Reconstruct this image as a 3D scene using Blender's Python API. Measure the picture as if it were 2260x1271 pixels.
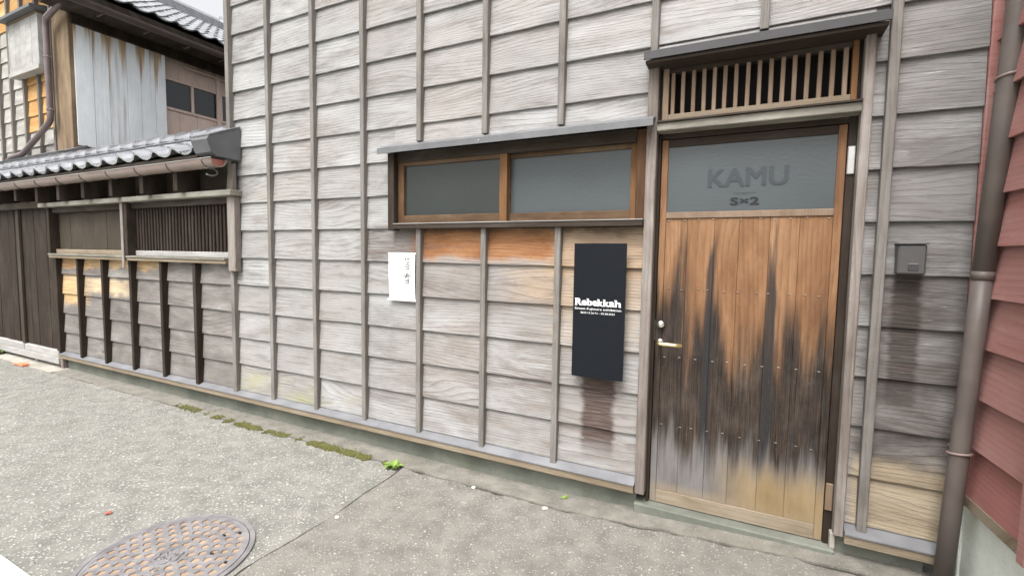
import bpy, bmesh, math, random
from mathutils import Vector, Matrix
random.seed(11)
R = math.radians
sc = bpy.context.scene
for o in list(bpy.data.objects): bpy.data.objects.remove(o)
COL = sc.collection
# ------------------------------------------------------------------ camera
cam = bpy.data.cameras.new('camera'); co = bpy.data.objects.new('camera', cam); COL.objects.link(co); sc.camera = co
PITCH, YAW, ROLL = 0.0714372, 0.4576491, 0.0154923
cam.sensor_width = 36; cam.lens = 1033.98*36/2260; cam.clip_start = .02; cam.clip_end = 2000
cy, sy, cp, sp, cr, sr = math.cos(YAW), math.sin(YAW), math.cos(PITCH), math.sin(PITCH), math.cos(ROLL), math.sin(ROLL)
rt = Vector((cy, sy, 0)); f0 = Vector((-sy, cy, 0)); UP = Vector((0, 0, 1))
fw = cp*f0 - sp*UP; up = sp*f0 + cp*UP
rr = cr*rt + sr*up; uu = -sr*rt + cr*up
co.matrix_world = Matrix(((rr.x, uu.x, -fw.x, 0), (rr.y, uu.y, -fw.y, -2.355), (rr.z, uu.z, -fw.z, 1.31), (0, 0, 0, 1)))
# ------------------------------------------------------------------ world, sun, exposure
SUN_EL, SUN_AZ = 60, 180       # degrees; azimuth clockwise from +Y (the soft light comes from behind the viewer)
w = bpy.data.worlds.new('World'); sc.world = w; w.use_nodes = True
nt = w.node_tree; bg = nt.nodes['Background']
sky = nt.nodes.new('ShaderNodeTexSky'); sky.sky_type = 'NISHITA'; sky.sun_disc = False
sky.sun_elevation = R(SUN_EL); sky.sun_rotation = R(SUN_AZ); sky.air_density = 1.0; sky.dust_density = 8.0; sky.ozone_density = 1.0
hs = nt.nodes.new('ShaderNodeHueSaturation'); hs.inputs['Saturation'].default_value = .10
nt.links.new(sky.outputs[0], hs.inputs['Color']); nt.links.new(hs.outputs[0], bg.inputs['Color'])
bg.inputs['Strength'].default_value = .15
sl = bpy.data.lights.new('sun', 'SUN'); sl.energy = 1.15; sl.angle = R(22); sl.color = (1, .985, .96)
so = bpy.data.objects.new('sun', sl); COL.objects.link(so)
d = Vector((math.sin(R(SUN_AZ))*math.cos(R(SUN_EL)), math.cos(R(SUN_AZ))*math.cos(R(SUN_EL)), math.sin(R(SUN_EL))))
so.rotation_euler = d.to_track_quat('Z', 'Y').to_euler(); so.location = (0, -3, 9)
sc.render.engine = 'CYCLES'
vs = sc.view_settings; vs.view_transform = 'Standard'; vs.look = 'None'; vs.gamma = 1; vs.exposure = 1.2

# ------------------------------------------------------------------ node helper
class Mt:
    def __init__(s, name, rough=.8, spec=.3):
        s.m = bpy.data.materials.new(name); s.m.use_nodes = True; s.t = s.m.node_tree
        s.b = s.t.nodes['Principled BSDF']; s.b.inputs['Roughness'].default_value = rough
        s.b.inputs['Specular IOR Level'].default_value = spec
        s._p = s._r = None
    def node(s, typ, ins=None, **pr):
        n = s.t.nodes.new(typ)
        for k, v in pr.items(): setattr(n, k, v)
        for k, v in (ins or {}).items(): s.put(n.inputs[k], v)
        return n
    def put(s, sock, v):
        if v is None: return
        if isinstance(v, bpy.types.NodeSocket): s.t.links.new(v, sock)
        elif isinstance(v, tuple) and len(v) == 3 and sock.type == 'RGBA': sock.default_value = (*v, 1)
        else: sock.default_value = v
    @property
    def pos(s):
        if s._p is None:
            g = s.node('ShaderNodeNewGeometry'); q = s.node('ShaderNodeSeparateXYZ', {0: g.outputs['Position']}); s._p = q.outputs
        return s._p
    @property
    def rnd(s):
        if s._r is None: s._r = s.node('ShaderNodeObjectInfo').outputs['Random']
        return s._r
    def ma(s, op, a, b=0., c=0.): return s.node('ShaderNodeMath', {0: a, 1: b, 2: c}, operation=op).outputs[0]
    def add(s, a, b): return s.ma('ADD', a, b)
    def mul(s, a, b): return s.ma('MULTIPLY', a, b)
    def sub(s, a, b): return s.ma('SUBTRACT', a, b)
    def mad(s, a, b, c): return s.ma('MULTIPLY_ADD', a, b, c)
    def ss(s, x, lo, hi, a=0., b=1.):
        return s.node('ShaderNodeMapRange', {0: x, 1: lo, 2: hi, 3: a, 4: b}, interpolation_type='SMOOTHSTEP').outputs[0]
    def xyz(s, a, b, c): return s.node('ShaderNodeCombineXYZ', {0: a, 1: b, 2: c}).outputs[0]
    def noise(s, v, sc=1., det=3., ro=.55, dist=0.):
        return s.node('ShaderNodeTexNoise', {'Vector': v, 'Scale': sc, 'Detail': det, 'Roughness': ro, 'Distortion': dist}).outputs[0]
    def voro(s, v, sc, out='Distance', feature='F1'):
        return s.node('ShaderNodeTexVoronoi', {'Vector': v, 'Scale': sc}, feature=feature).outputs[out]
    def mix(s, f, a, b, blend='MIX'):
        n = s.node('ShaderNodeMix', data_type='RGBA', blend_type=blend)
        s.put(n.inputs[0], f); s.put(n.inputs[6], a); s.put(n.inputs[7], b); return n.outputs[2]
    def ramp(s, f, stops):
        n = s.node('ShaderNodeValToRGB', {0: f}); e = n.color_ramp.elements
        while len(e) < len(stops): e.new(.5)
        for k, (p, c) in zip(e, stops): k.position = p; k.color = (*c, 1)
        return n.outputs[0]
    def bump(s, h, st=.5, dist=.003, nrm=None):
        return s.node('ShaderNodeBump', {'Height': h, 'Strength': st, 'Distance': dist, 'Normal': nrm}).outputs[0]
    def box(s, x, z, x0, x1, z0, z1, ex, ez):
        a = s.mul(s.ss(x, x0-ex, x0+ex), s.ss(x, x1+ex, x1-ex)); b = s.mul(s.ss(z, z0-ez, z0+ez), s.ss(z, z1+ez, z1-ez))
        return s.mul(a, b)
    def out(s, col=None, nrm=None, rough=None, metal=None):
        s.put(s.b.inputs['Base Color'], col); s.put(s.b.inputs['Normal'], nrm); s.put(s.b.inputs['Roughness'], rough)
        if metal is not None: s.b.inputs['Metallic'].default_value = metal
        return s.m

def grain(M, a, b, per_m=52., arch=5., fine=300.):
    """growth rings of a flat-sawn board: a runs along the grain, b across; returns ring lines, fibre, mottle"""
    off = M.mul(M.rnd, 91.)
    n1 = M.noise(M.xyz(M.mad(a, 1.0, off), M.mad(b, 4.0, off), off), 1., 1., .4, 0.)
    n0 = M.noise(M.xyz(M.mad(a, 9., off), M.mad(b, 30., off), off), 1., 3., .6)
    fq = M.mad(M.ma('FRACT', M.mul(M.rnd, 13.7)), per_m*6.28*.9, per_m*6.28*.55)
    ph = M.mad(n1, M.mad(M.ma('FRACT', M.mul(M.rnd, 7.3)), arch*12., arch*6.), M.mad(b, fq, M.mul(n0, 1.1)))
    ln = M.ma('FRACT', M.mul(ph, 1/6.28))
    ln = M.mul(M.ma('POWER', ln, 2.6), M.ss(ln, 1.0, .93))
    ln = M.mul(ln, M.ss(n0, .30, .62, .25, 1.))
    fib = M.noise(M.xyz(M.mad(a, 5., off), M.mul(b, fine), off), 1., 3., .6)
    mot = M.noise(M.xyz(M.mad(a, 2.2, off), M.mad(b, 7., off), off), 1., 6., .65, .4)
    return ln, fib, mot

# ------------------------------------------------------------------ materials
def facade_wood():
    M = Mt('weathered cedar boards', .75, .25); x, y, z = M.pos[0], M.pos[1], M.pos[2]
    ln, fib, mot = grain(M, x, z)
    wx = M.mad(M.sub(M.noise(M.xyz(M.mul(x, 7.), 0., M.mul(z, 34.)), 1., 4.), .5), .26, x)      # ragged stain edges
    vx = M.mad(M.sub(M.noise(M.xyz(M.mul(x, 9.), 2., M.mul(z, 42.)), 1., 4., .65), .5), .055, x)
    wz = M.mad(M.sub(M.noise(M.xyz(M.mul(x, 5.), 3., M.mul(z, 9.)), 1., 4.), .5), .16, z)
    c = M.ramp(mot, [(.28, (.158, .150, .143)), (.46, (.280, .276, .271)), (.72, (.392, .395, .396))])
    c = M.mix(M.mul(M.ma('FRACT', M.mul(M.rnd, 5.1)), .65), c, (.245, .232, .220))
    c = M.mix(M.ss(M.noise(M.xyz(M.mul(x, 1.1), 5., M.mul(z, 1.3)), 1., 3.), .45, .7, 0., .5), c, (.30, .265, .24))
    c = M.mix(M.mul(M.box(wx, wz, -1.9, -.40, .1, 1.3, .2, .2), M.ss(mot, .35, .6, .6, .15)), c, (.20, .168, .145))
    # pale orange wood sheltered below the window
    c = M.mix(M.mul(M.box(wx, wz, -.95, -.40, 1.20, 1.6, .03, .05), .85), c, M.ramp(mot, [(.25, (.22, .125, .065)), (.5, (.36, .25, .155)), (.75, (.42, .33, .24))]))
    c = M.mix(M.mul(M.box(wx, wz, -1.86, -.90, 1.275, 1.6, .05, .035), .97), c, M.ramp(mot, [(.25, (.075, .03, .014)), (.45, (.24, .098, .034)), (.72, (.36, .20, .095))]))
    c = M.mix(M.mul(M.box(wx, wz, -1.15, -.40, 1.04, 1.25, .12, .04), .62), c, (.38, .275, .18))
    c = M.mix(M.mul(M.box(wx, wz, -.92, -.42, .84, 1.10, .06, .06), .4), c, (.40, .31, .215))
    # pale fresh wood at the far end of the roofed wall
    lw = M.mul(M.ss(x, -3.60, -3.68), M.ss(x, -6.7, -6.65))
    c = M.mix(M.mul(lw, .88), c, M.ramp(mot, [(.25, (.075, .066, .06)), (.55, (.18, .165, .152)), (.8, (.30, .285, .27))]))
    c = M.mix(M.box(wx, wz, -6.7, -5.9, 1.09, 1.3, .14, .02), c, M.ramp(mot, [(.3, (.34, .19, .085)), (.7, (.52, .36, .19))]))
    c = M.mix(M.box(wx, wz, -6.0, -4.62, 1.12, 1.3, .16, .025), c, M.ramp(mot, [(.3, (.34, .19, .085)), (.7, (.54, .40, .23))]))
    c = M.mix(M.box(wx, wz, -6.7, -6.02, .72, 1.01, .10, .04), c, M.ramp(mot, [(.3, (.36, .21, .09)), (.7, (.56, .41, .22))]))
    c = M.mix(M.mul(M.box(wx, wz, -6.0, -5.2, .86, 1.0, .2, .03), .7), c, (.60, .46, .28))
    # brown water stains
    dk = (.085, .06, .05)
    c = M.mix(M.mul(M.box(wx, wz, -2.3, -1.80, 1.27, 1.47, .10, .05), M.ss(fib, .35, .6, .3, .8)), c, dk)
    c = M.mix(M.mul(M.box(wx, wz, -1.9, -.42, 1.435, 1.6, .05, .02), M.ss(mot, .3, .6, .9, .4)), c, (.035, .022, .016))
    c = M.mix(M.mul(M.box(wx, wz, -1.84, -.86, .97, 1.24, .05, .09), M.ss(mot, .42, .62, .0, .62)), c, (.125, .10, .085))
    c = M.mix(M.mul(M.box(wx, wz, -1.4, -.84, .52, .66, .12, .05), M.ss(fib, .4, .62, .1, .7)), c, (.10, .065, .052))
    wid = M.mad(M.noise(M.xyz(M.mul(z, 9.), 1., 0.), 1., 3.), .11, .012)
    st = M.mul(M.ss(M.ma('ABSOLUTE', M.add(vx, .652)), M.add(wid, .035), wid), M.mul(M.ss(z, .22, .38), M.ss(z, .74, .68)))
    c = M.mix(M.mul(st, M.ss(fib, .25, .6, .55, .97)), c, (.045, .022, .016))
    # the bay beside the drainpipe: dark stain plus painted-in shade of the red house above, tan at the foot, with a run below the letter box
    rb = M.ss(x, .42, .47)
    c = M.mix(M.mul(rb, M.ss(mot, .34, .66, .95, .45)), c, M.mix(M.ss(wz, 1.15, 1.45), (.060, .050, .045), (.15, .142, .137)))
    c = M.mix(M.mul(M.mul(rb, M.ss(wz, .52, .44)), .85), c, M.ramp(mot, [(.3, (.28, .215, .135)), (.7, (.40, .33, .23))]))
    run = M.mul(M.ss(M.ma('ABSOLUTE', M.sub(vx, .588)), .058, .034), M.mul(M.ss(wz, .62, .86), M.ss(z, 1.27, 1.25)))
    c = M.mix(M.mul(run, M.ss(fib, .3, .62, .55, .95)), c, (.03, .023, .018))
    # lichen
    li = M.mul(M.noise(M.xyz(M.mul(x, 3.), 9., M.mul(z, 8.)), 1., 4.), M.ss(x, -1.6, -2.6))
    li = M.mul(M.mul(li, M.ss(x, -3.62, -3.58)), M.add(M.ss(z, .75, .25), M.mul(M.ss(M.ma('ABSOLUTE', M.sub(z, 1.70)), .10, .02), M.ss(x, -2.7, -3.1))))
    c = M.mix(M.ss(li, .38, .72, 0., .55), c, (.30, .295, .13))
    c = M.mix(M.mul(ln, .75), c, M.mix(.65, c, (.07, .055, .045)))
    off = M.mul(M.rnd, 40.)
    sc1 = M.noise(M.xyz(M.mad(x, 2.6, off), off, M.mul(z, 26.)), 1., 5., .65)
    c = M.mix(M.ss(sc1, .50, .68, 0., .7), c, M.mix(.55, c, (.11, .085, .07)))           # brown weather streaks
    sc2 = M.noise(M.xyz(M.mad(x, 8., off), off, M.mul(z, 150.)), 1., 4., .7)
    c = M.mix(M.ss(sc2, .62, .70, 0., .75), c, (.06, .048, .042))                         # fine splits
    c = M.mix(M.ss(sc2, .34, .28, 0., .6), c, M.mix(.5, c, (.72, .71, .70)))              # raised pale fibre
    c = M.mix(M.ss(fib, .52, .72, 0., .20), c, M.mix(.5, c, (.12, .10, .09)))
    c = M.mix(M.ss(fib, .36, .24, 0., .20), c, M.mix(.5, c, (.85, .83, .80)))
    kv = M.xyz(M.mad(x, 2.1, off), off, M.mad(z, 5.2, off)); kd = M.voro(kv, 1.); kc = M.node('ShaderNodeSeparateColor', {0: M.voro(kv, 1., 'Color')}).outputs[0]
    kn = M.mul(M.ss(M.mad(M.sub(sc2, .5), .06, kd), .085, .035), M.ss(kc, .34, .30))
    c = M.mix(M.mul(kn, .75), c, (.075, .055, .045))                                     # knots
    h = M.mad(ln, -.55, M.mul(fib, .8))
    return M.out(c, M.bump(h, .75, .004), M.ss(fib, .3, .7, .6, .85))

def plain_wood(name, lo, mid, hi, vert=True, rough=.7, line=.4, bumps=.5, per_m=60., depth=False):
    M = Mt(name, rough, .15); x, y, z = M.pos[0], M.pos[1], M.pos[2]
    xy = M.add(x, y)
    a, b = (z, xy) if vert else (xy if depth else x, M.add(z, y))
    ln, fib, mot = grain(M, a, b, per_m, 3., 320.)
    c = M.ramp(mot, [(.25, lo), (.5, mid), (.78, hi)])
    c = M.mix(M.mul(M.rnd, .35), c, M.mix(.5, mid, lo))
    c = M.mix(M.mul(ln, line), c, M.mix(.6, c, tuple(v*.35 for v in lo)))
    c = M.mix(M.ss(fib, .35, .25, 0., .35), c, M.mix(.4, c, hi))
    return M.out(c, M.bump(M.mad(ln, -.5, fib), bumps, .003))

def door_wood():
    M = Mt('door cedar', .6, .2); x, y, z = M.pos[0], M.pos[1], M.pos[2]
    ln, fib, mot = grain(M, z, x, 46., 3.2, 300.)
    c = M.ramp(mot, [(.25, (.105, .052, .027)), (.5, (.205, .108, .053)), (.76, (.31, .182, .10))])
    c = M.mix(M.mul(ln, .55), c, (.10, .038, .016))
    s1 = M.noise(M.xyz(M.mul(x, 13.), M.mul(z, .9), 4.), 1., 3., .55)
    s2 = M.noise(M.xyz(M.mul(x, 55.), M.mul(z, 3.), 9.), 1., 3., .6)
    lev = M.mad(M.sub(s1, .5), 1.5, M.mad(M.sub(s2, .5), .28, z))
    lev = M.mad(M.ss(x, -.10, -.34), -.26, lev)                       # the lock side has weathered higher up
    g1 = M.ss(lev, 1.16, .74)
    blot = M.noise(M.xyz(M.mul(x, 16.), M.mul(z, 6.), 2.), 1., 5., .65)
    dark = M.ramp(blot, [(.3, (.008, .0075, .007)), (.5, (.019, .017, .0155)), (.72, (.05, .042, .037))])
    c = M.mix(M.mul(g1, M.ss(fib, .3, .62, .80, 1.)), c, M.mix(M.ss(fib, .42, .25, 0., .6), dark, (.085, .068, .056)))
    st = M.ss(M.ma('ABSOLUTE', M.mad(M.sub(s2, .5), .03, M.add(x, .135))), .026, .014)   # black runs down two boards
    st2 = M.ss(M.ma('ABSOLUTE', M.mad(M.sub(s2, .5), .03, M.sub(x, .118))), .030, .012)
    c = M.mix(M.mul(M.mul(st, M.ss(lev, 1.42, 1.20)), .85), c, (.022, .021, .022))
    c = M.mix(M.mul(M.mul(st2, M.ss(lev, 1.30, 1.08)), .85), c, (.022, .021, .022))
    low = M.ss(M.mad(M.sub(s1, .5), .45, M.mad(M.sub(s2, .5), .3, z)), .47, .24)
    c = M.mix(M.mul(low, .8), c, M.ramp(mot, [(.3, (.125, .115, .108)), (.7, (.225, .215, .21))]))
    tan = M.mul(M.ss(M.mad(M.sub(s1, .5), .3, z), .40, .24), M.ss(x, -.15, .12))
    c = M.mix(M.mul(tan, .85), c, M.ramp(mot, [(.3, (.20, .135, .06)), (.7, (.28, .20, .105))]))
    c = M.mix(M.mul(M.ss(z, .20, .15), M.ss(x, .1, -.1, .2, .6)), c, (.24, .19, .13))
    sp = M.mul(M.ss(M.noise(M.xyz(M.mul(x, 90.), M.mul(z, 50.), 0.), 1., 5., .75), .58, .72), M.ss(z, 1.05, .8))
    c = M.mix(M.mul(sp, .3), c, (.22, .20, .18))
    c = M.mix(M.ss(fib, .55, .75, 0., .4), c, M.mix(.5, c, (.03, .02, .02)))
    return M.out(c, M.bump(M.mad(ln, -.4, fib), .35, .002), M.ss(fib, .3, .7, .5, .7))

def metal_paint(name, col, rough=.45, metal=.0, spec=.5, var=.15):
    M = Mt(name, rough, spec); x, y, z = M.pos[0], M.pos[1], M.pos[2]
    n = M.noise(M.xyz(M.mul(x, 3.), M.mul(y, 3.), M.mul(z, 3.)), 2., 5., .6)
    c = M.mix(M.ss(n, .3, .75), tuple(v*(1-var) for v in col), tuple(min(1, v*(1+var)) for v in col))
    return M.out(c, M.bump(n, .06, .002), M.ss(n, .3, .7, rough*.85, min(1, rough*1.2)), metal)

def glass(name, col, rough, scale, strength):
    M = Mt(name, rough, .5); x, y, z = M.pos[0], M.pos[1], M.pos[2]
    n = M.noise(M.xyz(M.mul(x, scale*.55), 0., M.mul(z, scale)), 1., 3., .6, .6)
    c = M.mix(M.noise(M.xyz(M.mul(x, 2.), 0., M.mul(z, 3.)), 1., 2.), tuple(v*.8 for v in col), tuple(v*1.2 for v in col))
    M.b.inputs['IOR'].default_value = 1.5
    return M.out(c, M.bump(n, strength, .003))

def concrete(name, a, b, moss=.3, scale=1.):
    M = Mt(name, .85, .2); x, y, z = M.pos[0], M.pos[1], M.pos[2]
    v = M.xyz(x, y, z)
    n = M.noise(v, 3.*scale, 7., .65); n2 = M.noise(v, 60.*scale, 4., .7)
    c = M.mix(M.ss(n, .3, .7), a, b)
    c = M.mix(M.ss(n2, .55, .75, 0., .4), c, tuple(k*.5 for k in a))
    c = M.mix(M.ss(M.noise(v, 1.6, 6., .7), .52, .72, 0., moss), c, (.10, .115, .055))
    return M.out(c, M.bump(M.mad(n2, .4, n), .5, .006))

def asphalt(name, base, chip, cover, tint=(.2, .2, .13), scale=150.):
    M = Mt(name, .8, .3); x, y, z = M.pos[0], M.pos[1], M.pos[2]
    v = M.xyz(x, y, 0.)
    wv = M.node('ShaderNodeVectorMath', {0: v, 1: M.xyz(M.mul(M.noise(v, 90., 2.), .006), M.mul(M.noise(M.xyz(y, x, 3.), 90., 2.), .006), 0.)}, operation='ADD').outputs[0]
    d1 = M.voro(wv, scale); c1 = M.voro(wv, scale, 'Color')
    d2 = M.voro(wv, scale*.45); c2 = M.voro(wv, scale*.45, 'Color')
    q1 = M.node('ShaderNodeSeparateColor', {0: c1}).outputs; q2 = M.node('ShaderNodeSeparateColor', {0: c2}).outputs
    big = M.noise(v, 1.3, 5., .6); mid = M.noise(v, 9., 5., .65)
    c = M.mix(M.ss(mid, .3, .7), tuple(k*.72 for k in base), tuple(k*1.25 for k in base))
    c = M.mix(M.ss(big, .45, .7, 0., .5), c, tint)
    c = M.mix(M.ss(M.noise(v, 300., 3., .65), .42, .66, 0., .55), c, tuple(k*.42 for k in base))
    c = M.mix(M.ss(M.noise(v, 4., 6., .7), .5, .72, 0., .35), c, tuple(k*.6 for k in base))
    c = M.mix(M.ss(M.noise(v, 2.3, 6., .7), .5, .72, 0., .30), c, tuple(k*1.25 for k in base))
    m1 = M.mul(M.ss(q1[0], cover, cover-.06), M.ss(d1, .46, .30))
    m2 = M.mul(M.ss(q2[0], cover*.4, cover*.4-.05), M.ss(d2, .34, .24))
    c = M.mix(m1, c, M.mix(q1[1], tuple(k*.55 for k in chip), chip))
    c = M.mix(m2, c, M.mix(q2[1], tuple(k*.5 for k in chip), tuple(min(1, k*1.05) for k in chip)))
    h = M.mad(m1, .6, M.mad(m2, 1., M.mul(M.noise(v, 260., 3.), .8)))
    return M.out(c, M.bump(h, .9, .006), M.ss(m2, 0., 1., .85, .5))

def kawara():
    M = Mt('smoked clay roof tile', .22, .6); x, y, z = M.pos[0], M.pos[1], M.pos[2]
    n = M.noise(M.xyz(x, y, z), 7., 5., .6)
    c = M.mix(M.ss(n, .3, .7), (.18, .185, .20), (.32, .325, .345)); c = M.mix(M.mul(M.rnd, .5), c, (.19, .19, .205))
    M.b.inputs['Metallic'].default_value = .4; M.b.inputs['Coat Weight'].default_value = 1.; M.b.inputs['Coat Roughness'].default_value = .18
    return M.out(c, M.bump(n, .08, .004), M.ss(n, .3, .7, .2, .36))

def house_boards():
    """vertical boards bleached blue-white, with tan wood left bare under the eave"""
    M = Mt('bleached vertical boards', .7, .25); x, y, z = M.pos[0], M.pos[1], M.pos[2]
    ln, fib, mot = grain(M, z, y, 40., 2., 200.)
    s = M.noise(M.xyz(M.mul(y, 9.), M.mul(z, .35), M.mul(M.rnd, 20.)), 1., 3., .6)
    c = M.ramp(mot, [(.25, (.66, .69, .72)), (.6, (.80, .83, .86)), (.8, (.88, .90, .92))])
    u = M.ma('FRACT', M.mul(M.sub(y, .60), 1/.19)); ar = M.ma('ABSOLUTE', M.sub(u, .42))
    tan = M.ss(M.mad(M.sub(s, .5), 1.7, M.mad(ar, 1.25, z)), 4.12, 4.5)
    c = M.mix(M.mul(tan, .9), c, M.ramp(mot, [(.3, (.22, .125, .06)), (.6, (.46, .29, .14)), (.8, (.56, .40, .24))]))
    c = M.mix(M.ss(s, .56, .70, 0., .55), c, (.26, .22, .19))
    c = M.mix(M.mul(ln, .18), c, (.2, .17, .15))
    return M.out(c, M.bump(fib, .3, .003))

def red_boards():
    M = Mt('red stained boards', .75, .25); x, y, z = M.pos[0], M.pos[1], M.pos[2]
    ln, fib, mot = grain(M, y, z, 40., 3., 220.)
    c = M.ramp(mot, [(.25, (.17, .048, .042)), (.5, (.28, .09, .078)), (.8, (.40, .25, .23))])
    c = M.mix(M.mad(M.rnd, .35, .3), c, (.33, .20, .18)); c = M.mix(M.mul(ln, .3), c, (.12, .03, .025))
    return M.out(c, M.bump(fib, .4, .003))

def flat(name, col, rough=.6, metal=0., spec=.4):
    M = Mt(name, rough, spec); n = M.noise(M.xyz(M.pos[0], M.pos[1], M.pos[2]), 40., 4.)
    return M.out(M.mix(n, tuple(k*.85 for k in col), tuple(min(1, k*1.12) for k in col)), None, None, metal)

def iron(name, a, b, rough=.45, metal=.3):
    M = Mt(name, rough, .5); v = M.xyz(M.pos[0], M.pos[1], M.pos[2]); n = M.noise(v, 14., 6., .65)
    f = M.noise(v, 500., 2.)
    return M.out(M.mix(M.ss(n, .3, .7), a, b), M.bump(f, .25, .001), None, metal)

def leafmat(name, a, b):
    M = Mt(name, .6, .3); n = M.noise(M.xyz(M.pos[0], M.pos[1], M.pos[2]), 25., 4.)
    return M.out(M.mix(n, a, b), None)

WOOD = facade_wood(); DOORW = door_wood()
BATTEN = plain_wood('grey brown batten wood', (0.098, 0.085, 0.075), (0.185, 0.171, 0.155), (0.280, 0.264, 0.245), True, line=.65, bumps=.8)
POSTW = plain_wood('weathered post wood', (0.100, 0.080, 0.068), (0.215, 0.185, 0.165), (0.350, 0.325, 0.305), True, line=.65, bumps=.8)
DARKW = plain_wood('dark brown wood', (0.015, 0.010, 0.0075), (0.032, 0.023, 0.017), (0.062, 0.051, 0.043), True)
DARKH = plain_wood('dark brown beam wood', (0.022, 0.016, 0.012), (0.045, 0.034, 0.026), (0.090, 0.080, 0.070), False)
PALEH = plain_wood('pale silvered rail wood', (0.210, 0.200, 0.190), (0.340, 0.330, 0.315), (0.460, 0.450, 0.430), False)
TANH = plain_wood('tan sill wood', (0.140, 0.105, 0.070), (0.225, 0.180, 0.128), (0.320, 0.275, 0.210), False)
BEAMH = plain_wood('flaking eave beam wood', (0.085, 0.075, 0.060), (0.190, 0.178, 0.150), (0.380, 0.370, 0.320), False)
SASHV = plain_wood('brown sash wood', (0.035, 0.018, 0.010), (0.090, 0.047, 0.024), (0.190, 0.110, 0.060), True)
SASHH = plain_wood('brown sash rail wood', (0.040, 0.023, 0.014), (0.100, 0.062, 0.036), (0.200, 0.140, 0.090), False)
TANV = plain_wood('orange brown stile wood', (0.080, 0.040, 0.018), (0.170, 0.088, 0.040), (0.260, 0.155, 0.080), True)
SLATW = plain_wood('pale brown slat wood', (0.130, 0.085, 0.055), (0.220, 0.160, 0.115), (0.330, 0.260, 0.200), True)
PANELW = plain_wood('brown panel boards', (0.036, 0.028, 0.021), (0.056, 0.045, 0.034), (0.085, 0.070, 0.055), True, line=.2)
HOUSEB = plain_wood('pinkish brown house boards', (0.480, 0.350, 0.300), (0.620, 0.490, 0.430), (0.720, 0.600, 0.550), True, line=.12)
FRESHW = plain_wood('fresh orange cedar', (0.300, 0.140, 0.045), (0.460, 0.270, 0.105), (0.620, 0.440, 0.240), False)
POSTH = plain_wood('split tan corner post wood', (0.090, 0.066, 0.046), (0.210, 0.150, 0.095), (0.340, 0.260, 0.170), True)
FLASH = metal_paint('grey sill flashing', (.150, .151, .158), .5, 0., .4)
AWN = metal_paint('grey painted awning metal', (.13, .132, .136), .5, 0., .3)
AWND = metal_paint('charcoal awning metal', (.05, .048, .05), .5, 0., .3)
CAPM = metal_paint('dark grey sheet metal', (.10, .102, .108), .45)
PIPE = metal_paint('brown plastic pipe', (.105, .085, .076), .5, 0., .35)
PIPE2 = metal_paint('mauve brown pipe', (.15, .115, .115), .4)
GUT = metal_paint('pinkish brown gutter metal', (.215, .16, .14), .4)
GUTD = metal_paint('dark brown gutter', (.085, .065, .062), .35)
GLA1 = glass('grey patterned glass', (.027, .031, .028), .26, 95, .2)
GLA2 = glass('blue grey patterned glass', (.058, .067, .070), .30, 85, .22)
GLA3 = glass('dark house window glass', (.02, .022, .025), .06, 16, .6)
CONC = concrete('foundation concrete', (.10, .106, .088), (.18, .188, .158), .4)
STRIP = concrete('concrete strip', (.22, .205, .175), (.36, .335, .29), .25, 2.)
PALEC = concrete('pale concrete', (.50, .53, .47), (.68, .70, .64), .1)
ASP1 = asphalt('old pebbly asphalt', (.205, .199, .178), (.45, .44, .40), .56, (.19, .187, .155), 84.)
ASP2 = asphalt('sandy asphalt patch', (.195, .183, .162), (.38, .365, .325), .48, (.18, .167, .14), 100.)
ASP3 = asphalt('mortar edge strip', (.205, .192, .165), (.33, .315, .275), .30, (.165, .16, .125), 140.)
SOIL = flat('dark joint soil', (.035, .033, .026), .95)
TILE = kawara()
HBOARD = house_boards(); RED = red_boards()
BLACKP = flat('black printed board', (.006, .0075, .011), .5, 0, .16)
WHITEP = flat('white print', (.78, .78, .76), .6); PAPER = flat('white paper', (.80, .80, .78), .7)
INK = flat('black ink', (.02, .02, .025), .7); INKG = flat('grey ink', (.30, .30, .31), .7); ETCH = flat('dark etched lettering', (.018, .020, .026), .35); ETCH2 = flat('faint etched lettering', (.040, .047, .054), .4)
BRASS = flat('pale brass', (.72, .58, .30), .28, .85); STEEL = flat('brushed steel', (.62, .61, .58), .28, .9)
BOXM = flat('charcoal metal box', (.075, .072, .072), .5); BLACK = flat('unlit interior', (.012, .011, .010), .9)
IRON = iron('worn grey cast iron', (.17, .16, .165), (.27, .255, .258)); IRONO = iron('rusty ochre infill', (.20, .14, .095), (.31, .225, .155), .7, 0.)
MOSS = leafmat('moss green', (.045, .048, .014), (.125, .12, .035)); LEAF = leafmat('weed leaf green', (.07, .14, .02), (.24, .33, .075))
ORANGE = flat('orange plastic', (.80, .20, .10), .5); REDL = flat('dull red leaf', (.30, .07, .05), .7); STONE = flat('pale stone', (.62, .60, .54), .7)

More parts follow.
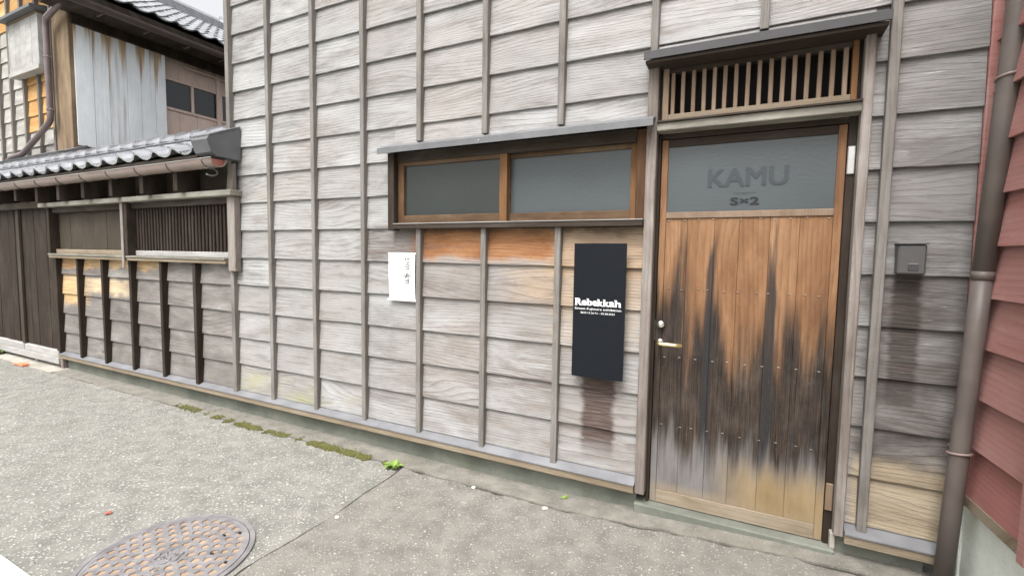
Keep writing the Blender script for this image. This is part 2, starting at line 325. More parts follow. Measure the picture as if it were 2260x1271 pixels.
# ------------------------------------------------------------------ object helpers
WL = {}
def thing(name, label, cat, loc=(0, 0, 0), group=None):
    o = bpy.data.objects.new(name, None); COL.objects.link(o); o.location = loc; o.empty_display_size = .1
    o['label'] = label; o['category'] = cat
    if group: o['group'] = group
    WL[o.name] = Vector(loc); return o
def tag(o, label, cat, group=None):
    o['label'] = label; o['category'] = cat
    if group: o['group'] = group
    return o
def link(name, me, parent=None, loc=(0, 0, 0)):
    o = bpy.data.objects.new(name, me); COL.objects.link(o); loc = Vector(loc)
    if parent is not None: o.parent = parent; o.location = loc - WL[parent.name]
    else: o.location = loc
    WL[o.name] = loc; return o
def mk(name, verts, faces, mat, parent=None, base=False, smooth=False):
    vs_ = [Vector(v) for v in verts]
    lo = Vector([min(v[i] for v in vs_) for i in range(3)]); hi = Vector([max(v[i] for v in vs_) for i in range(3)])
    c = (lo+hi)/2
    if base: c.z = lo.z
    me = bpy.data.meshes.new(name); me.from_pydata([v-c for v in vs_], [], faces)
    for m in (mat if isinstance(mat, (list, tuple)) else [mat]): me.materials.append(m)
    bm = bmesh.new(); bm.from_mesh(me); bmesh.ops.recalc_face_normals(bm, faces=bm.faces); bm.to_mesh(me); bm.free()
    if smooth: me.polygons.foreach_set('use_smooth', [True]*len(me.polygons))
    return link(name, me, parent, c)
def box(name, x0, x1, y0, y1, z0, z1, mat, parent=None, bev=.002, jit=0.):
    c = Vector(((x0+x1)/2, (y0+y1)/2, (z0+z1)/2)); bm = bmesh.new(); bmesh.ops.create_cube(bm, size=1)
    for v in bm.verts: v.co = Vector((v.co.x*(x1-x0), v.co.y*(y1-y0), v.co.z*(z1-z0)))
    if jit:
        for v in bm.verts: v.co += Vector([random.uniform(-jit, jit) for _ in range(3)])
    if bev: bmesh.ops.bevel(bm, geom=list(bm.edges), offset=min(bev, (x1-x0)*.3, (y1-y0)*.3, (z1-z0)*.3), segments=1, affect='EDGES')
    me = bpy.data.meshes.new(name); bm.to_mesh(me); bm.free(); me.materials.append(mat)
    return link(name, me, parent, c)
def prism(name, prof, x0, x1, mat, parent=None, axis='x'):
    """profile of (u, v) pairs swept along an axis"""
    n = len(prof)
    P = (lambda u, v, a: (a, u, v)) if axis == 'x' else ((lambda u, v, a: (u, a, v)) if axis == 'y' else (lambda u, v, a: (u, v, a)))
    vs_ = [P(u, v, x0) for u, v in prof] + [P(u, v, x1) for u, v in prof]
    fs = [tuple(range(n)), tuple(range(2*n-1, n-1, -1))] + [(i, (i+1) % n, n+(i+1) % n, n+i) for i in range(n)]
    return mk(name, vs_, fs, mat, parent)
def tube_mesh(path, r, seg=14, cap=True):
    path = [Vector(p) for p in path]; vs_, fs = [], []
    rs = r if isinstance(r, (list, tuple)) else [r]*len(path)
    for i, p in enumerate(path):
        t = (path[min(i+1, len(path)-1)] - path[max(i-1, 0)]).normalized()
        a = t.cross(Vector((0, 1, 0)) if abs(t.y) < .8 else Vector((1, 0, 0))).normalized(); b = t.cross(a)
        for k in range(seg):
            an = 2*math.pi*k/seg; vs_.append(p + (a*math.cos(an) + b*math.sin(an))*rs[i])
    for i in range(len(path)-1):
        for k in range(seg): fs.append((i*seg+k, i*seg+(k+1) % seg, (i+1)*seg+(k+1) % seg, (i+1)*seg+k))
    if cap: fs.append(tuple(range(seg-1, -1, -1))); fs.append(tuple(range((len(path)-1)*seg, len(path)*seg)))
    return vs_, fs
def tube(name, path, r, mat, parent=None, seg=14):
    v, f = tube_mesh(path, r, seg); return mk(name, v, f, mat, parent, smooth=True)
def disc(name, c, r, d, mat, parent=None, seg=20):
    """short cylinder whose axis is y"""
    return tube(name, [(c[0], c[1], c[2]), (c[0], c[1]-d*.85, c[2]), (c[0], c[1]-d, c[2])], [r, r, r*.88], mat, parent, seg)
def text_mesh(name, body, x0, x1, z0, y, mat, parent, h=None, bold=0., th=.0006):
    """lettering as thin raised print; bold stacks slightly shifted layers"""
    cu = bpy.data.curves.new(name, 'FONT'); cu.body = body; cu.size = 1; cu.resolution_u = 5
    t = bpy.data.objects.new(name, cu); COL.objects.link(t)
    dg = bpy.context.evaluated_depsgraph_get(); me = bpy.data.meshes.new_from_object(t.evaluated_get(dg)); bpy.data.objects.remove(t)
    xs = [v.co.x for v in me.vertices]; ys = [v.co.y for v in me.vertices]; mx, my = min(xs), min(ys)
    s = (x1-x0-bold)/(max(xs)-mx); sh = s if h is None else (h-bold*.6)/(max(ys)-my)
    sh_ = [(0, 0)] if not bold else [(0, 0), (bold, 0), (bold*.5, bold*.6), (bold*.5, 0), (0, bold*.6), (bold, bold*.6)]
    v_, f_ = [], []
    for k, (dx_, dz_) in enumerate(sh_):
        b0 = len(v_); v_ += [((q.co.x-mx)*s+dx_, -th-.00025*k, (q.co.y-my)*sh+dz_) for q in me.vertices]
        f_ += [tuple(b0+q for q in p_.vertices) for p_ in me.polygons]
    m2 = bpy.data.meshes.new(name); m2.from_pydata(v_, [], f_); m2.materials.append(mat); bpy.data.meshes.remove(me)
    return link(name, m2, parent, (x0, y, z0))

def plank(x0, x1, z0, z1, mat, parent, lap=.022, y=0., tuck=.0165, th=.0095, seg=4):
    """one horizontal lap board: the lip stands proud, the top is tucked behind the next lip"""
    jz = [random.uniform(-.0016, .0016) for _ in range(seg+1)]; jy = [random.uniform(-.0016, .0010) for _ in range(seg+1)]
    top = z1+lap; k = (top-z0); j0 = random.uniform(-.0015, .0015); cup = random.uniform(-.002, .002)
    vs_, fs = [], []
    for i in range(seg+1):
        x = x0+(x1-x0)*i/seg; zb = z0+jz[i]+j0; cu = cup*(1-abs(2*i/seg-1))
        yf = y+jy[i]; ym = y+tuck*.5-cu
        vs_ += [(x, yf+.0015, zb), (x, yf, zb+.002), (x, ym, z0+k*.5), (x, y+tuck, top), (x, y+tuck+th, top), (x, yf+th, zb)]
    n = 6
    for i in range(seg):
        for a in range(n): fs.append((i*n+a, i*n+(a+1) % n, (i+1)*n+(a+1) % n, (i+1)*n+a))
    fs += [tuple(range(n)), tuple(range((seg+1)*n-1, seg*n-1, -1))]
    return mk('plank', vs_, fs, mat, parent)
def subtract(cells, hole):
    out = []
    hx0, hx1, hz0, hz1 = hole
    for (a, b, c, d_) in cells:
        if b <= hx0 or a >= hx1 or d_ <= hz0 or c >= hz1: out.append((a, b, c, d_)); continue
        if a < hx0: out.append((a, hx0, c, d_))
        if b > hx1: out.append((hx1, b, c, d_))
        aa, bb = max(a, hx0), min(b, hx1)
        if c < hz0: out.append((aa, bb, c, hz0))
        if d_ > hz1: out.append((aa, bb, hz1, d_))
    return [q for q in out if q[1]-q[0] > .012 and q[3]-q[2] > .012]

# ------------------------------------------------------------------ ground
def gh(x):                      # the lane rises a little towards the red house
    t = max(0, min(1, (x+1.1)/1.6)); return .05*t*t*(3-2*t)
def wob(seed, amp, f=9.):
    rs = random.Random(seed); ph = [(rs.uniform(.5, 1.6)*f*(1.9**k), rs.uniform(0, 6.28), amp/(1.5**k)) for k in range(5)]
    return lambda t: sum(a*math.sin(q*t+p) for q, p, a in ph)
def slab(name, xl, xr, ylo, yhi, nx, ny, mat, top=0., depth=.05, rough=.0012, seed=1):
    rs = random.Random(seed); vs_, fs = [], []
    for j in range(ny+1):
        for i in range(nx+1):
            s, t = i/nx, j/ny; xm = xl+(xr(0)-xl)*s; a, b = ylo(xm), yhi(xm); y = a+(b-a)*t; x = xl+(xr(y)-xl)*s
            vs_.append((x, y, gh(x)+top+rs.uniform(-rough, rough)))
    W_ = nx+1
    for j in range(ny):
        for i in range(nx): fs.append((j*W_+i, j*W_+i+1, (j+1)*W_+i+1, (j+1)*W_+i))
    ring = [i for i in range(nx+1)] + [j*W_+nx for j in range(1, ny+1)] + [ny*W_+i for i in range(nx-1, -1, -1)] + [j*W_ for j in range(ny-1, 0, -1)]
    n0 = len(vs_)
    for k in ring: x, y, z = vs_[k]; vs_.append((x, y, z-depth))
    for k in range(len(ring)): k2 = (k+1) % len(ring); fs.append((ring[k], n0+k, n0+k2, ring[k2]))
    me = bpy.data.meshes.new(name); me.from_pydata(vs_, [], fs); me.materials.append(mat)
    o = link(name, me); o['kind'] = 'structure'; return o
g = mk('ground', [(-600, -600, -.035), (600, -600, -.035), (600, 600, -.035), (-600, 600, -.035)], [(0, 1, 2, 3)], SOIL); g['kind'] = 'structure'
w1, w2, w3, w4 = wob(3, .005, 11), wob(5, .005, 13), wob(8, .010, 9), wob(21, .005, 12)
slab('joint', -6.6, lambda y: .74, lambda x: -.21, lambda x: -.08, 60, 2, SOIL, -.004, .03)
slab('joint', -1.86, lambda y: -1.73+.0*y, lambda x: -1.6, lambda x: -.2, 4, 20, SOIL, -.004, .03)
slab('road', -16, lambda y: -1.795+w3(y)-.03*(y+.6), lambda x: -1.60, lambda x: -.153+w1(x), 420, 14, ASP1, 0., .04)
slab('road_patch', -1.79, lambda y: 1.1, lambda x: -1.60, lambda x: -.163+w2(x)*1.3+.03*max(0, min(1, (x+.5)/.7)), 160, 12, ASP2, .003, .04, seed=4)
bpy.data.objects['road_patch'].data  # its left edge follows the ragged edge of the older road
me = bpy.data.objects['road_patch'].data
for v in me.vertices:
    if v.co.x < -1.785: v.co.x = -1.782+w3(v.co.y)-.03*(v.co.y+.6)
slab('pavement', -6.48, lambda y: .74, lambda x: -.148+w4(x)+.03*max(0, min(1, (x+.5)/.7)), lambda x: .06, 260, 5, ASP3, .005, .05, .0018, 7)
slab('footpath', -16, lambda y: 3.2, lambda x: -4.2, lambda x: -1.604, 120, 6, PALEC, .012, .06, seed=9)
slab('verge', -16, lambda y: -6.47, lambda x: -.15, lambda x: .9, 80, 8, STRIP, .004, .05, .004, 12)

# ------------------------------------------------------------------ the wooden house
BX = [-3.603, -3.154, -2.700, -2.243, -1.793, -1.337, -.883, -.424, .035, .491]
Z0, DZ = .197, .2108
NR = 17; ZT = Z0+DZ*NR
H = thing('wooden_house', 'grey weathered cedar-boarded house with lap boards and battens, awning window and plank door', 'house', (-1.4, .02, 0))
wallp = box('wall', -3.60, -2.02, .038, .13, .10, ZT, DARKW, H, 0)
for a in ((-2.02, -.44, .10, 1.45), (-2.02, -.44, 1.97, ZT), (-.44, .43, 2.22, ZT), (.43, .772, .10, ZT)):
    box('wall', a[0], a[1], .038, .13, a[2], a[3], DARKW, H, 0)
side = box('side_wall', -3.60, -3.56, .13, 3.0, .10, ZT, BATTEN, H, 0)
box('side_wall', .735, .770, .13, 3.0, .10, ZT, BATTEN, H, 0)
box('back_wall', -3.60, .770, 3.0, 3.1, -.05, ZT, BATTEN, H, 0)
box('roof_deck', -3.66, .772, .0, 3.16, ZT+.03, ZT+.12, DARKH, H, 0)
box('floor', -3.55, .73, .31, 2.99, -.02, .06, BLACK, H, 0)
HOLES = [(-2.0, -.435, 1.456, 1.972), (-.440, .427, -1, 2.275)]
edges = BX + [.772]
for bi in range(len(edges)-1):
    for r in range(NR):
        cells = [(edges[bi]+.0015, edges[bi+1]-.0015, Z0+r*DZ, Z0+(r+1)*DZ)]
        for h in HOLES: cells = subtract(cells, h)
        for a, b, c, d_ in cells:
            full = d_ > Z0+(r+1)*DZ-1e-4
            plank(a, b, c, d_, WOOD, wallp, lap=.022 if full else -.001)
def batten(x, z0, z1, parent, mat=BATTEN, w_=.034, y0=-.027, y1=.018, bev=.003):
    lean = random.uniform(-.002, .002); o = box('batten', x-w_/2+lean, x+w_/2+lean, y0, y1, z0, z1, mat, parent, bev, .0006); return o
for i, x in enumerate(BX):
    if x == BX[7]: batten(x+.002, 2.27, ZT, H)
    elif x == BX[8]: batten(x, 2.285, ZT, H)
    elif x in BX[4:7]: batten(x, .176, 1.462, H); batten(x, 1.982, ZT, H)
    elif i == 0: batten(x+.004, .176, ZT, H, w_=.042, y0=-.030)
    else: batten(x, .176, ZT, H)
box('corner_trim', -3.626, -3.604, -.018, .03, .17, ZT, POSTW, H)
# foot of the wall: flashing, sill board, foundation
prism('sill_flashing', [(.028, .205), (.0, .192), (-.052, .170), (-.052, .164), (.028, .164)], -6.56, -.442, FLASH, H)
box('sill_board', -6.56, -.444, -.046, .03, .124, .1635, TANH, H, .003)
prism('sill_flashing', [(.028, .205), (.0, .192), (-.052, .170), (-.052, .164), (.028, .164)], .431, .745, FLASH, H)
box('sill_board', .4305, .742, -.046, .03, .124, .1635, TANH, H, .003)
def foundation(x0, x1, y0, y1, z0, z1, n):
    vs_, fs = [], []; rs = random.Random(5)
    for i in range(n+1):
        x = x0+(x1-x0)*i/n; j = rs.uniform(-.0025, .0025)
        vs_ += [(x, y0+j-.004, z0), (x, y0+j, (z0+z1)/2), (x, y0+j*.4, z1), (x, y1, z1), (x, y1, z0)]
    for i in range(n):
        for a in range(5): fs.append((i*5+a, i*5+(a+1) % 5, (i+1)*5+(a+1) % 5, (i+1)*5+a))
    fs += [(0, 1, 2, 3, 4), tuple(n*5+k for k in (4, 3, 2, 1, 0))]
    return mk('foundation', vs_, fs, CONC, H)
foundation(-6.52, -.44, .018, .30, -.10, .1235, 60)
foundation(.405, .705, .012, .30, -.10, .1235, 6)
box('door_step', -.445, .404, -.028, .26, -.06, .072, CONC, H, .006)
box('door_step_kerb', .385, .4045, -.012, .05, .0725, .142, STRIP, H, .003)
# window
Wn = box('window', -1.968, -.447, .075, .085, 1.49, 1.93, BLACK, H, 0)
box('jamb', -2.018, -1.968, -.042, .06, 1.449, 1.925, DARKW, Wn, .003)
box('jamb', -.490, -.4425, -.010, .06, 1.492, 1.925, SASHV, Wn, .003)
box('head', -1.9675, -.4905, -.012, .06, 1.868, 1.93, DARKH, Wn, .003)
box('sill', -1.9675, -.4425, -.050, .07, 1.456, 1.4865, DARKH, Wn, .003)
box('sill_ledge', -1.9675, -.4425, -.054, .06, 1.4868, 1.4905, PALEH, Wn, 0)
def sash(x0, x1, y, sl_, sr_, glassm):
    box('stile', x0, x0+sl_, y, y+.028, 1.491, 1.868, SASHV if sl_ < .05 else TANV, Wn, .002)
    box('stile', x1-sr_, x1, y, y+.028, 1.491, 1.868, TANV, Wn, .002)
    box('rail', x0+sl_, x1-sr_, y+.001, y+.028, 1.491, 1.541, SASHH, Wn, .002)
    box('rail', x0+sl_, x1-sr_, y+.001, y+.028, 1.845, 1.868, SASHH, Wn, .002)
    box('pane', x0+sl_-.003, x1-sr_+.003, y+.016, y+.021, 1.538, 1.848, glassm, Wn, 0)
sash(-1.966, -1.200, -.004, .046, .048, GLA1)
sash(-1.245, -.4905, .0265, .048, .034, GLA2)
aw = prism('awning', [(.016, 1.985), (.0, 1.983), (-.100, 1.945), (-.100, 1.912), (-.094, 1.912), (-.094, 1.938), (.016, 1.972)], -2.05, -.402, AWN, H)
box('screw', -1.33, -1.324, -.103, -.100, 1.926, 1.932, STEEL, aw, 0)
# door bay
box('door_post', -.4415, -.394, -.034, .10, .122, 2.215, POSTW, H, .004)
box('door_post', .394, .4285, -.034, .10, .143, 2.215, POSTW, H, .004)
box('door_jamb', -.3935, -.379, .015, .10, .073, 2.19, DARKW, H, .002)
box('door_jamb', .3635, .3935, .020, .10, .073, 2.19, DARKW, H, .002)
box('door_head', -.3935, .3935, -.046, .10, 1.896, 1.933, BEAMH, H, .003)
box('door_head_ledge', -.3935, .3935, -.056, .02, 1.9335, 1.942, DARKH, H, .001)
box('lintel', -.3785, .3785, .026, .10, 1.872, 1.8955, DARKH, H, .002)
prism('hood', [(.016, 2.292), (.0, 2.288), (-.110, 2.240), (-.110, 2.206), (-.103, 2.206), (-.103, 2.233), (.016, 2.276)], -.452, .458, AWND, H)
box('hood_soffit', -.445, .45, -.10, .10, 2.190, 2.2055, DARKH, H, .002)
tr = box('transom', -.378, .378, .099, .105, 1.90, 2.21, BLACK, H, 0)
box('stile', -.3785, -.352, -.006, .04, 1.9425, 2.189, SLATW, tr, .002)
box('stile', .358, .3785, -.006, .04, 1.9425, 2.189, TANV, tr, .002)
box('rail', -.3515, .3575, -.008, .042, 1.9425, 1.977, TANH, tr, .002)
box('rail', -.3515, .3575, .001, .042, 2.168, 2.189, DARKH, tr, .002)
first = None
for i in range(16):
    x = -.334+.0448*i
    if first is None: first = box('slat', x-.0085, x+.0085, .004, .024, 1.976, 2.169, SLATW, tr, .002)
    else:
        o = first.copy(); COL.objects.link(o); o.parent = tr; o.location = Vector((x+random.uniform(-.0015, .0015), .014, 2.0725))-WL[tr.name]; o.rotation_euler = (0, random.uniform(-.006, .006), 0)
# door leaf
D = box('door', -.376, .3615, .046, .062, .076, 1.869, DARKW, H, 0)
box('stile', -.3765, -.347, .028, .0455, .076, 1.868, DOORW, D, .002)
box('stile', .331, .3615, .028, .0455, .076, 1.868, DOORW, D, .002)
box('rail', -.3468, .3308, .029, .0455, 1.832, 1.868, DARKH, D, .002)
box('rail', -.3468, .3308, .026, .0455, 1.494, 1.5235, SLATW, D, .002)
box('kick_rail', -.3468, .3308, .027, .0455, .076, .141, TANH, D, .002)
box('pane', -.3468, .3308, .036, .0455, 1.5238, 1.8318, GLA2, D, 0)
px = [-.3468, -.247, -.128, -.0245, .099, .212, .3308]
for a, b in zip(px, px[1:]): box('plank', a+.0004, b-.0004, .032+random.uniform(0, .0015), .0455, .1415, 1.4935, DOORW, D, .0012)
nail = None
for zz, n in ((1.485, 11), (1.155, 11), (.821, 10), (.479, 10)):
    for k in range(n):
        x = -.325+.63*k/(n-1)+random.uniform(-.012, .012); p = Vector((x, .0305, zz+random.uniform(-.004, .004)))
        if nail is None: nail = box('nail', x-.005, x+.005, .0292, .0325, zz-.001, zz+.001, STEEL, D, 0)
        else: o = nail.copy(); COL.objects.link(o); o.parent = D; o.location = p-WL[D.name]
text_mesh('lettering', 'KAMU', -.168, .160, 1.632, .0355, ETCH2, D, .085, .007)
text_mesh('lettering', 'kanazawa', -.055, .035, 1.600, .0355, ETCH2, D, .010, .0)
text_mesh('lettering', 'S\u00d72', -.068, .050, 1.549, .0355, ETCH, D, .036, .005)
lk = disc('lock', (-.351, .028, .979), .017, .014, STEEL, D); disc('lock_cylinder', (-.351, .0135, .979), .010, .006, STEEL, D)
disc('handle_rose', (-.352, .028, .893), .014, .008, STEEL, D)
hv, hf = tube_mesh([(-.352, .02, .893), (-.352, -.018, .891), (-.349, -.026, .890), (-.340, -.028, .8895), (-.29, -.027, .889), (-.243, -.026, .888)], [.008, .008, .0095, .0098, .0094, .0090], 12)
mk('handle', hv, hf, BRASS, D, smooth=True)
box('strike_plate', -.378, -.3775, .018, .030, .90, 1.0, STEEL, D, 0)
for z0, z1 in ((1.66, 1.775), (.225, .345)):
    hg = box('hinge', .364, .391, .012, .0275, z0, z1, STEEL if z0 > 1 else SLATW, D, .003)

# ------------------------------------------------------------------ roofed garden wall on the left
G = thing('garden_wall', 'low boarded wall with tiled roof and slatted opening, adjoining the grey house', 'wall', (-5.1, .05, 0))
LX = [-6.545, -6.074, -5.582, -5.075, -4.576, -4.085, -3.625]
back = box('wall', -6.60, -3.62, .038, .10, .12, 1.29, DARKW, G, 0)
for i in range(6):
    zs = [.197, .400, .611, .820, 1.030, 1.199]
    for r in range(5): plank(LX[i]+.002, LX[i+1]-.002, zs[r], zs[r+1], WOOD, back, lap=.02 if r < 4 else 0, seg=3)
for i, x in enumerate(LX[:-1]):
    box('batten', x-.019, x+.019, -.042, .02, .178, 1.199, DARKW, G, .003, .001)
box('sill_rail', -6.62, -3.632, -.062, .06, 1.2, 1.226, TANH, G, .003)
box('sill_ledge', -6.62, -3.632, -.070, .06, 1.2265, 1.246, BEAMH, G, .003)
for a, b in ((-6.58, -5.105), (-5.02, -3.632)): box('opening_rail', a, b, -.012, .05, 1.2465, 1.292, PALEH if a > -6 else TANH, G, .003)
box('divider_post', -5.104, -5.022, -.074, .06, 1.2465, 1.722, DARKW, G, .004)
box('divider_trim', -5.112, -5.070, -.082, -.0745, 1.13, 1.722, POSTW, G, .003)
box('end_post', -6.63, -6.582, -.06, .06, 1.2465, 1.722, DARKW, G, .003)
box('end_post', -3.607, -3.52, -.052, .0, 1.145, 1.722, POSTW, G, .004)
for k in range(6): box('panel_board', -6.581+k*.246, -6.581+(k+1)*.246-.003, .022+random.uniform(0, .003), .05, 1.2922, 1.67, PANELW, G, .002)
op = box('slatted_opening', -5.02, -3.632, .070, .075, 1.292, 1.672, BLACK, G, 0)
slt = None; n = 30
for k in range(n):
    x = -5.0+1.365*k/(n-1)
    if slt is None: slt = box('slat', x-.013, x+.013, .0, .026, 1.2922, 1.6715, DARKW, op, .003)
    else: o = slt.copy(); COL.objects.link(o); o.parent = op; o.location = Vector((x+random.uniform(-.002, .002), .013, 1.48185))-WL[op.name]; o.rotation_euler = (0, random.uniform(-.004, .004), 0)
box('top_rail', -6.62, -3.607, -.03, .06, 1.672, 1.724, DARKH, G, .003)
box('eave_beam', -6.72, -3.50, -.095, .06, 1.7245, 1.768, BEAMH, G, .004)
box('eave_beam', -9.6, -6.725, -.06, .06, 1.730, 1.80, DARKH, G, .004)
for k in range(12): box('frieze_board', -9.6+k*.5, -9.6+(k+1)*.5-.003, .020+random.uniform(0, .004), .07, 1.769 if -9.6+k*.5 > -6.8 else 1.8005, 2.12, DARKH, G, .003)
for x in [-9.0, -8.5, -8.0, -7.55, -7.05] + LX[:-1]:
    box('bracket', x-.028, x+.028, -.16, .03, 1.77 if x > -6.7 else 1.8, 2.075, DARKW, G, .003)
prism('bracket_end', [(-.055, 1.7685), (-.02, 1.7685), (-.02, 1.97), (-.035, 1.97)], -3.60, -3.53, POSTW, G)
# tiled roof
RS = .45
roof = prism('roof', [(-.21, 2.015), (.17, 2.186), (.17, 2.10), (.07, 2.05), (-.21, 1.995)], -9.6, -3.69, DARKH, G)
def tile_mesh(wd, ln, th=.018, amp=.030, seg=10):
    vs_, fs = [], []
    for j, v in enumerate((0, ln)):
        for i in range(seg+1):
            u = i/seg; hgt = amp*(.5-.5*math.cos(2*math.pi*min(1, max(0, (u-.42)/.58)))) - .010*math.sin(math.pi*min(1, u/.42))
            dz = .016 if j == 0 else 0
            vs_ += [(u*wd, v, hgt+dz), (u*wd, v, hgt+dz-th)]
    n = (seg+1)*2
    for i in range(seg):
        a = i*2
        fs += [(a, a+2, n+a+2, n+a), (a+1, n+a+1, n+a+3, a+3), (a, a+1, a+3, a+2), (n+a, n+a+2, n+a+3, n+a+1)]
    fs += [(0, n, n+1, 1), (2*seg, 2*seg+1, n+2*seg+1, n+2*seg)]
    me = bpy.data.meshes.new('roof_tile'); me.from_pydata(vs_, [], fs); me.materials.append(TILE)
    bm = bmesh.new(); bm.from_mesh(me); bmesh.ops.recalc_face_normals(bm, faces=bm.faces); bm.to_mesh(me); bm.free()
    me.polygons.foreach_set('use_smooth', [True]*len(me.polygons)); me.set_sharp_from_angle(angle=R(40)); return me
tm = tile_mesh(.262, .175, amp=.042)
sl_ = math.atan(RS)
for c in range(22):
    for r in range(3):
        x = -3.79-.262*(c+1)+.18; s = .118*r
        y = -.225+s*math.cos(sl_); z = 2.032+s*math.sin(sl_)+.003*r
        o = link('roof_tile', tm, roof, (x, y+random.uniform(-.004, .004), z)); o.rotation_euler = (sl_+random.uniform(-.012, .012), random.uniform(-.01, .01), 0)
prism('ridge_base', [(.10, 2.17), (.10, 2.245), (.22, 2.245), (.22, 2.15)], -9.6, -3.63, TILE, roof)
prism('ridge_course', [(.085, 2.246), (.085, 2.262), (.235, 2.262), (.235, 2.246)], -9.6, -3.63, TILE, roof)
rm = None
for k in range(26):
    x = -3.63-.225*(k+1)
    if rm is None:
        v, f = [], []
        for j, xx in enumerate((0, .012, .225)):
            rad = .078 if j == 0 else (.085 if j == 1 else .072)
            for i in range(9): an = math.pi*i/8; v.append((xx, math.cos(an)*rad, math.sin(an)*rad*.95))
        f = [(j*9+i, j*9+i+1, (j+1)*9+i+1, (j+1)*9+i) for j in range(2) for i in range(8)]+[tuple(range(9))]+[tuple(range(26, 17, -1))]
        rm = bpy.data.meshes.new('ridge_tile'); rm.from_pydata(v, [], f); rm.materials.append(TILE)
        rm.polygons.foreach_set('use_smooth', [True]*len(rm.polygons)); rm.set_sharp_from_angle(angle=R(40))
    link('ridge_tile', rm, roof, (x, .16, 2.2625+random.uniform(-.003, .003)))
# sheet metal end of the roof
cp_ = [(.0, 2.243), (-.235, 2.135), (-.255, 2.105), (-.225, 2.02), (-.185, 1.995), (.0, 1.995)]
prism('roof_end_cap', cp_, -3.69, -3.497, CAPM, G)
prism('roof_end_fold', [(.0, 2.2445), (-.24, 2.134), (-.24, 2.142), (.0, 2.252)], -3.70, -3.494, AWN, G)
# half-round gutter with straps
def gutter(x0, x1, yc, zc, r, mat, parent, nm='gutter', axis='x'):
    v, f = [], []; n = 10; t = .004
    for a in (x0, x1):
        for rad in (r, r-t):
            for i in range(n+1):
                an = math.pi*i/n; u, h = yc-math.cos(an)*rad, zc-math.sin(an)*rad
                v.append((a, u, h) if axis == 'x' else (u, a, h))
    m = n+1
    for i in range(n):
        f += [(i, i+1, 2*m+i+1, 2*m+i), (m+i, 3*m+i, 3*m+i+1, m+i+1), (i, m+i, m+i+1, i+1), (2*m+i, 2*m+i+1, 3*m+i+1, 3*m+i)]
    f += [(0, 2*m, 3*m, m), (n, m+n, 3*m+n, 2*m+n)]
    return mk(nm, v, f, mat, parent, smooth=False)
gt = gutter(-9.6, -3.498, -.17, 1.978, .060, GUT, G)
stop = mk('gutter_end', [(-3.530, -.17-math.cos(math.pi*i/10)*.056, 1.978-math.sin(math.pi*i/10)*.056) for i in range(11)], [tuple(range(11))], flat('primer red end', (.42, .16, .12), .6), gt)
rim = tube('gutter_rim', [(-9.6, -.231, 1.979), (-3.498, -.231, 1.979)], .004, PALEH, gt, 6)
for k in range(12):
    x = -3.61-.46*k
    tube('gutter_strap', [(x, -.17-math.cos(math.pi*i/8)*.063, 1.978-math.sin(math.pi*i/8)*.063) for i in range(9)], .0045, GUTD, gt, 6)
tube('gutter_hook', [(-3.60, -.17+.05*math.sin(a), 1.918-.028+.028*math.cos(a)) for a in [R(q) for q in range(-40, 221, 20)]], .006, AWN, gt, 6)

# ------------------------------------------------------------------ dark board fence further left
F = thing('board_fence', 'dark brown upright board fence on pale bottom rails, under the tiled roof', 'fence', (-8, .04, 0))
x = -9.6; k = 0
while x < -6.66:
    w_ = random.uniform(.11, .2); x2 = min(x+w_, -6.64); box('board', x, x2-.003, .005+random.uniform(0, .008), .05, .192, 1.73, DARKW, F, .003); x = x2
box('post', -6.66, -6.612, -.02, .06, .08, 1.722, DARKW, F, .003)
box('cover_strip', -7.52, -7.452, -.022, .004, .19, 1.73, PANELW, F, .003)
box('cover_strip', -8.66, -8.60, -.022, .004, .19, 1.73, PANELW, F, .003)
for a, b in ((-9.6, -7.49), (-7.47, -6.62)): box('bottom_rail', a, b, -.022, .05, .118, .190, PALEH, F, .004)
box('ground_beam', -9.6, -6.60, -.036, .05, .046, .116, PALEH, F, .004)
for a in (-9.0, -7.28, -8.1): box('short_post', a, a+.05, .0, .05, -.03, .0455, PALEH, F, .003)
box('end_stub', -6.60, -6.545, -.02, .016, -.03, .1235, POSTW, F, .004)

# ------------------------------------------------------------------ two-storey house behind
T = thing('two_storey_house', 'two-storey timber house with tiled roof, bleached side boards and boxed bay, behind the garden wall', 'house', (-8.6, 2.2, 0))
YF, XC = .60, -7.60
fwall = box('front_wall', -12.5, -7.62, YF+.02, YF+.10, 0, 4.9, DARKW, T, 0)
FX = [-9.72, -9.34, -8.92, -8.49, -8.08]
TONE = plain_wood('grey lap boards', (.20, .185, .165), (.34, .325, .295), (.52, .51, .48), False)
FRB = [-10.2]+FX
for i in range(len(FRB)-1):
    for r in range(12):
        z0 = 2.46+.208*r
        if FRB[i+1]-FRB[i] < .06: continue
        fresh = (FRB[i] >= -8.97 and 2.93 < z0+.1 < 3.7) or (z0 > 4.3)
        plank(FRB[i]+.002, FRB[i+1]-.002, z0, z0+.208, FRESHW if fresh else TONE, fwall, y=YF-.002, seg=2)
for x in FX: box('batten', x-.022, x+.022, YF-.035, YF+.02, 2.4, 4.95, BATTEN, T, .003)
box('corner_post', -7.80, -7.605, YF-.03, YF+.09, 2.2, 4.6, POSTH, T, .006)
box('corner_post', -8.055, -7.803, YF-.02, YF+.09, 2.2, 4.6, POSTH, T, .006)
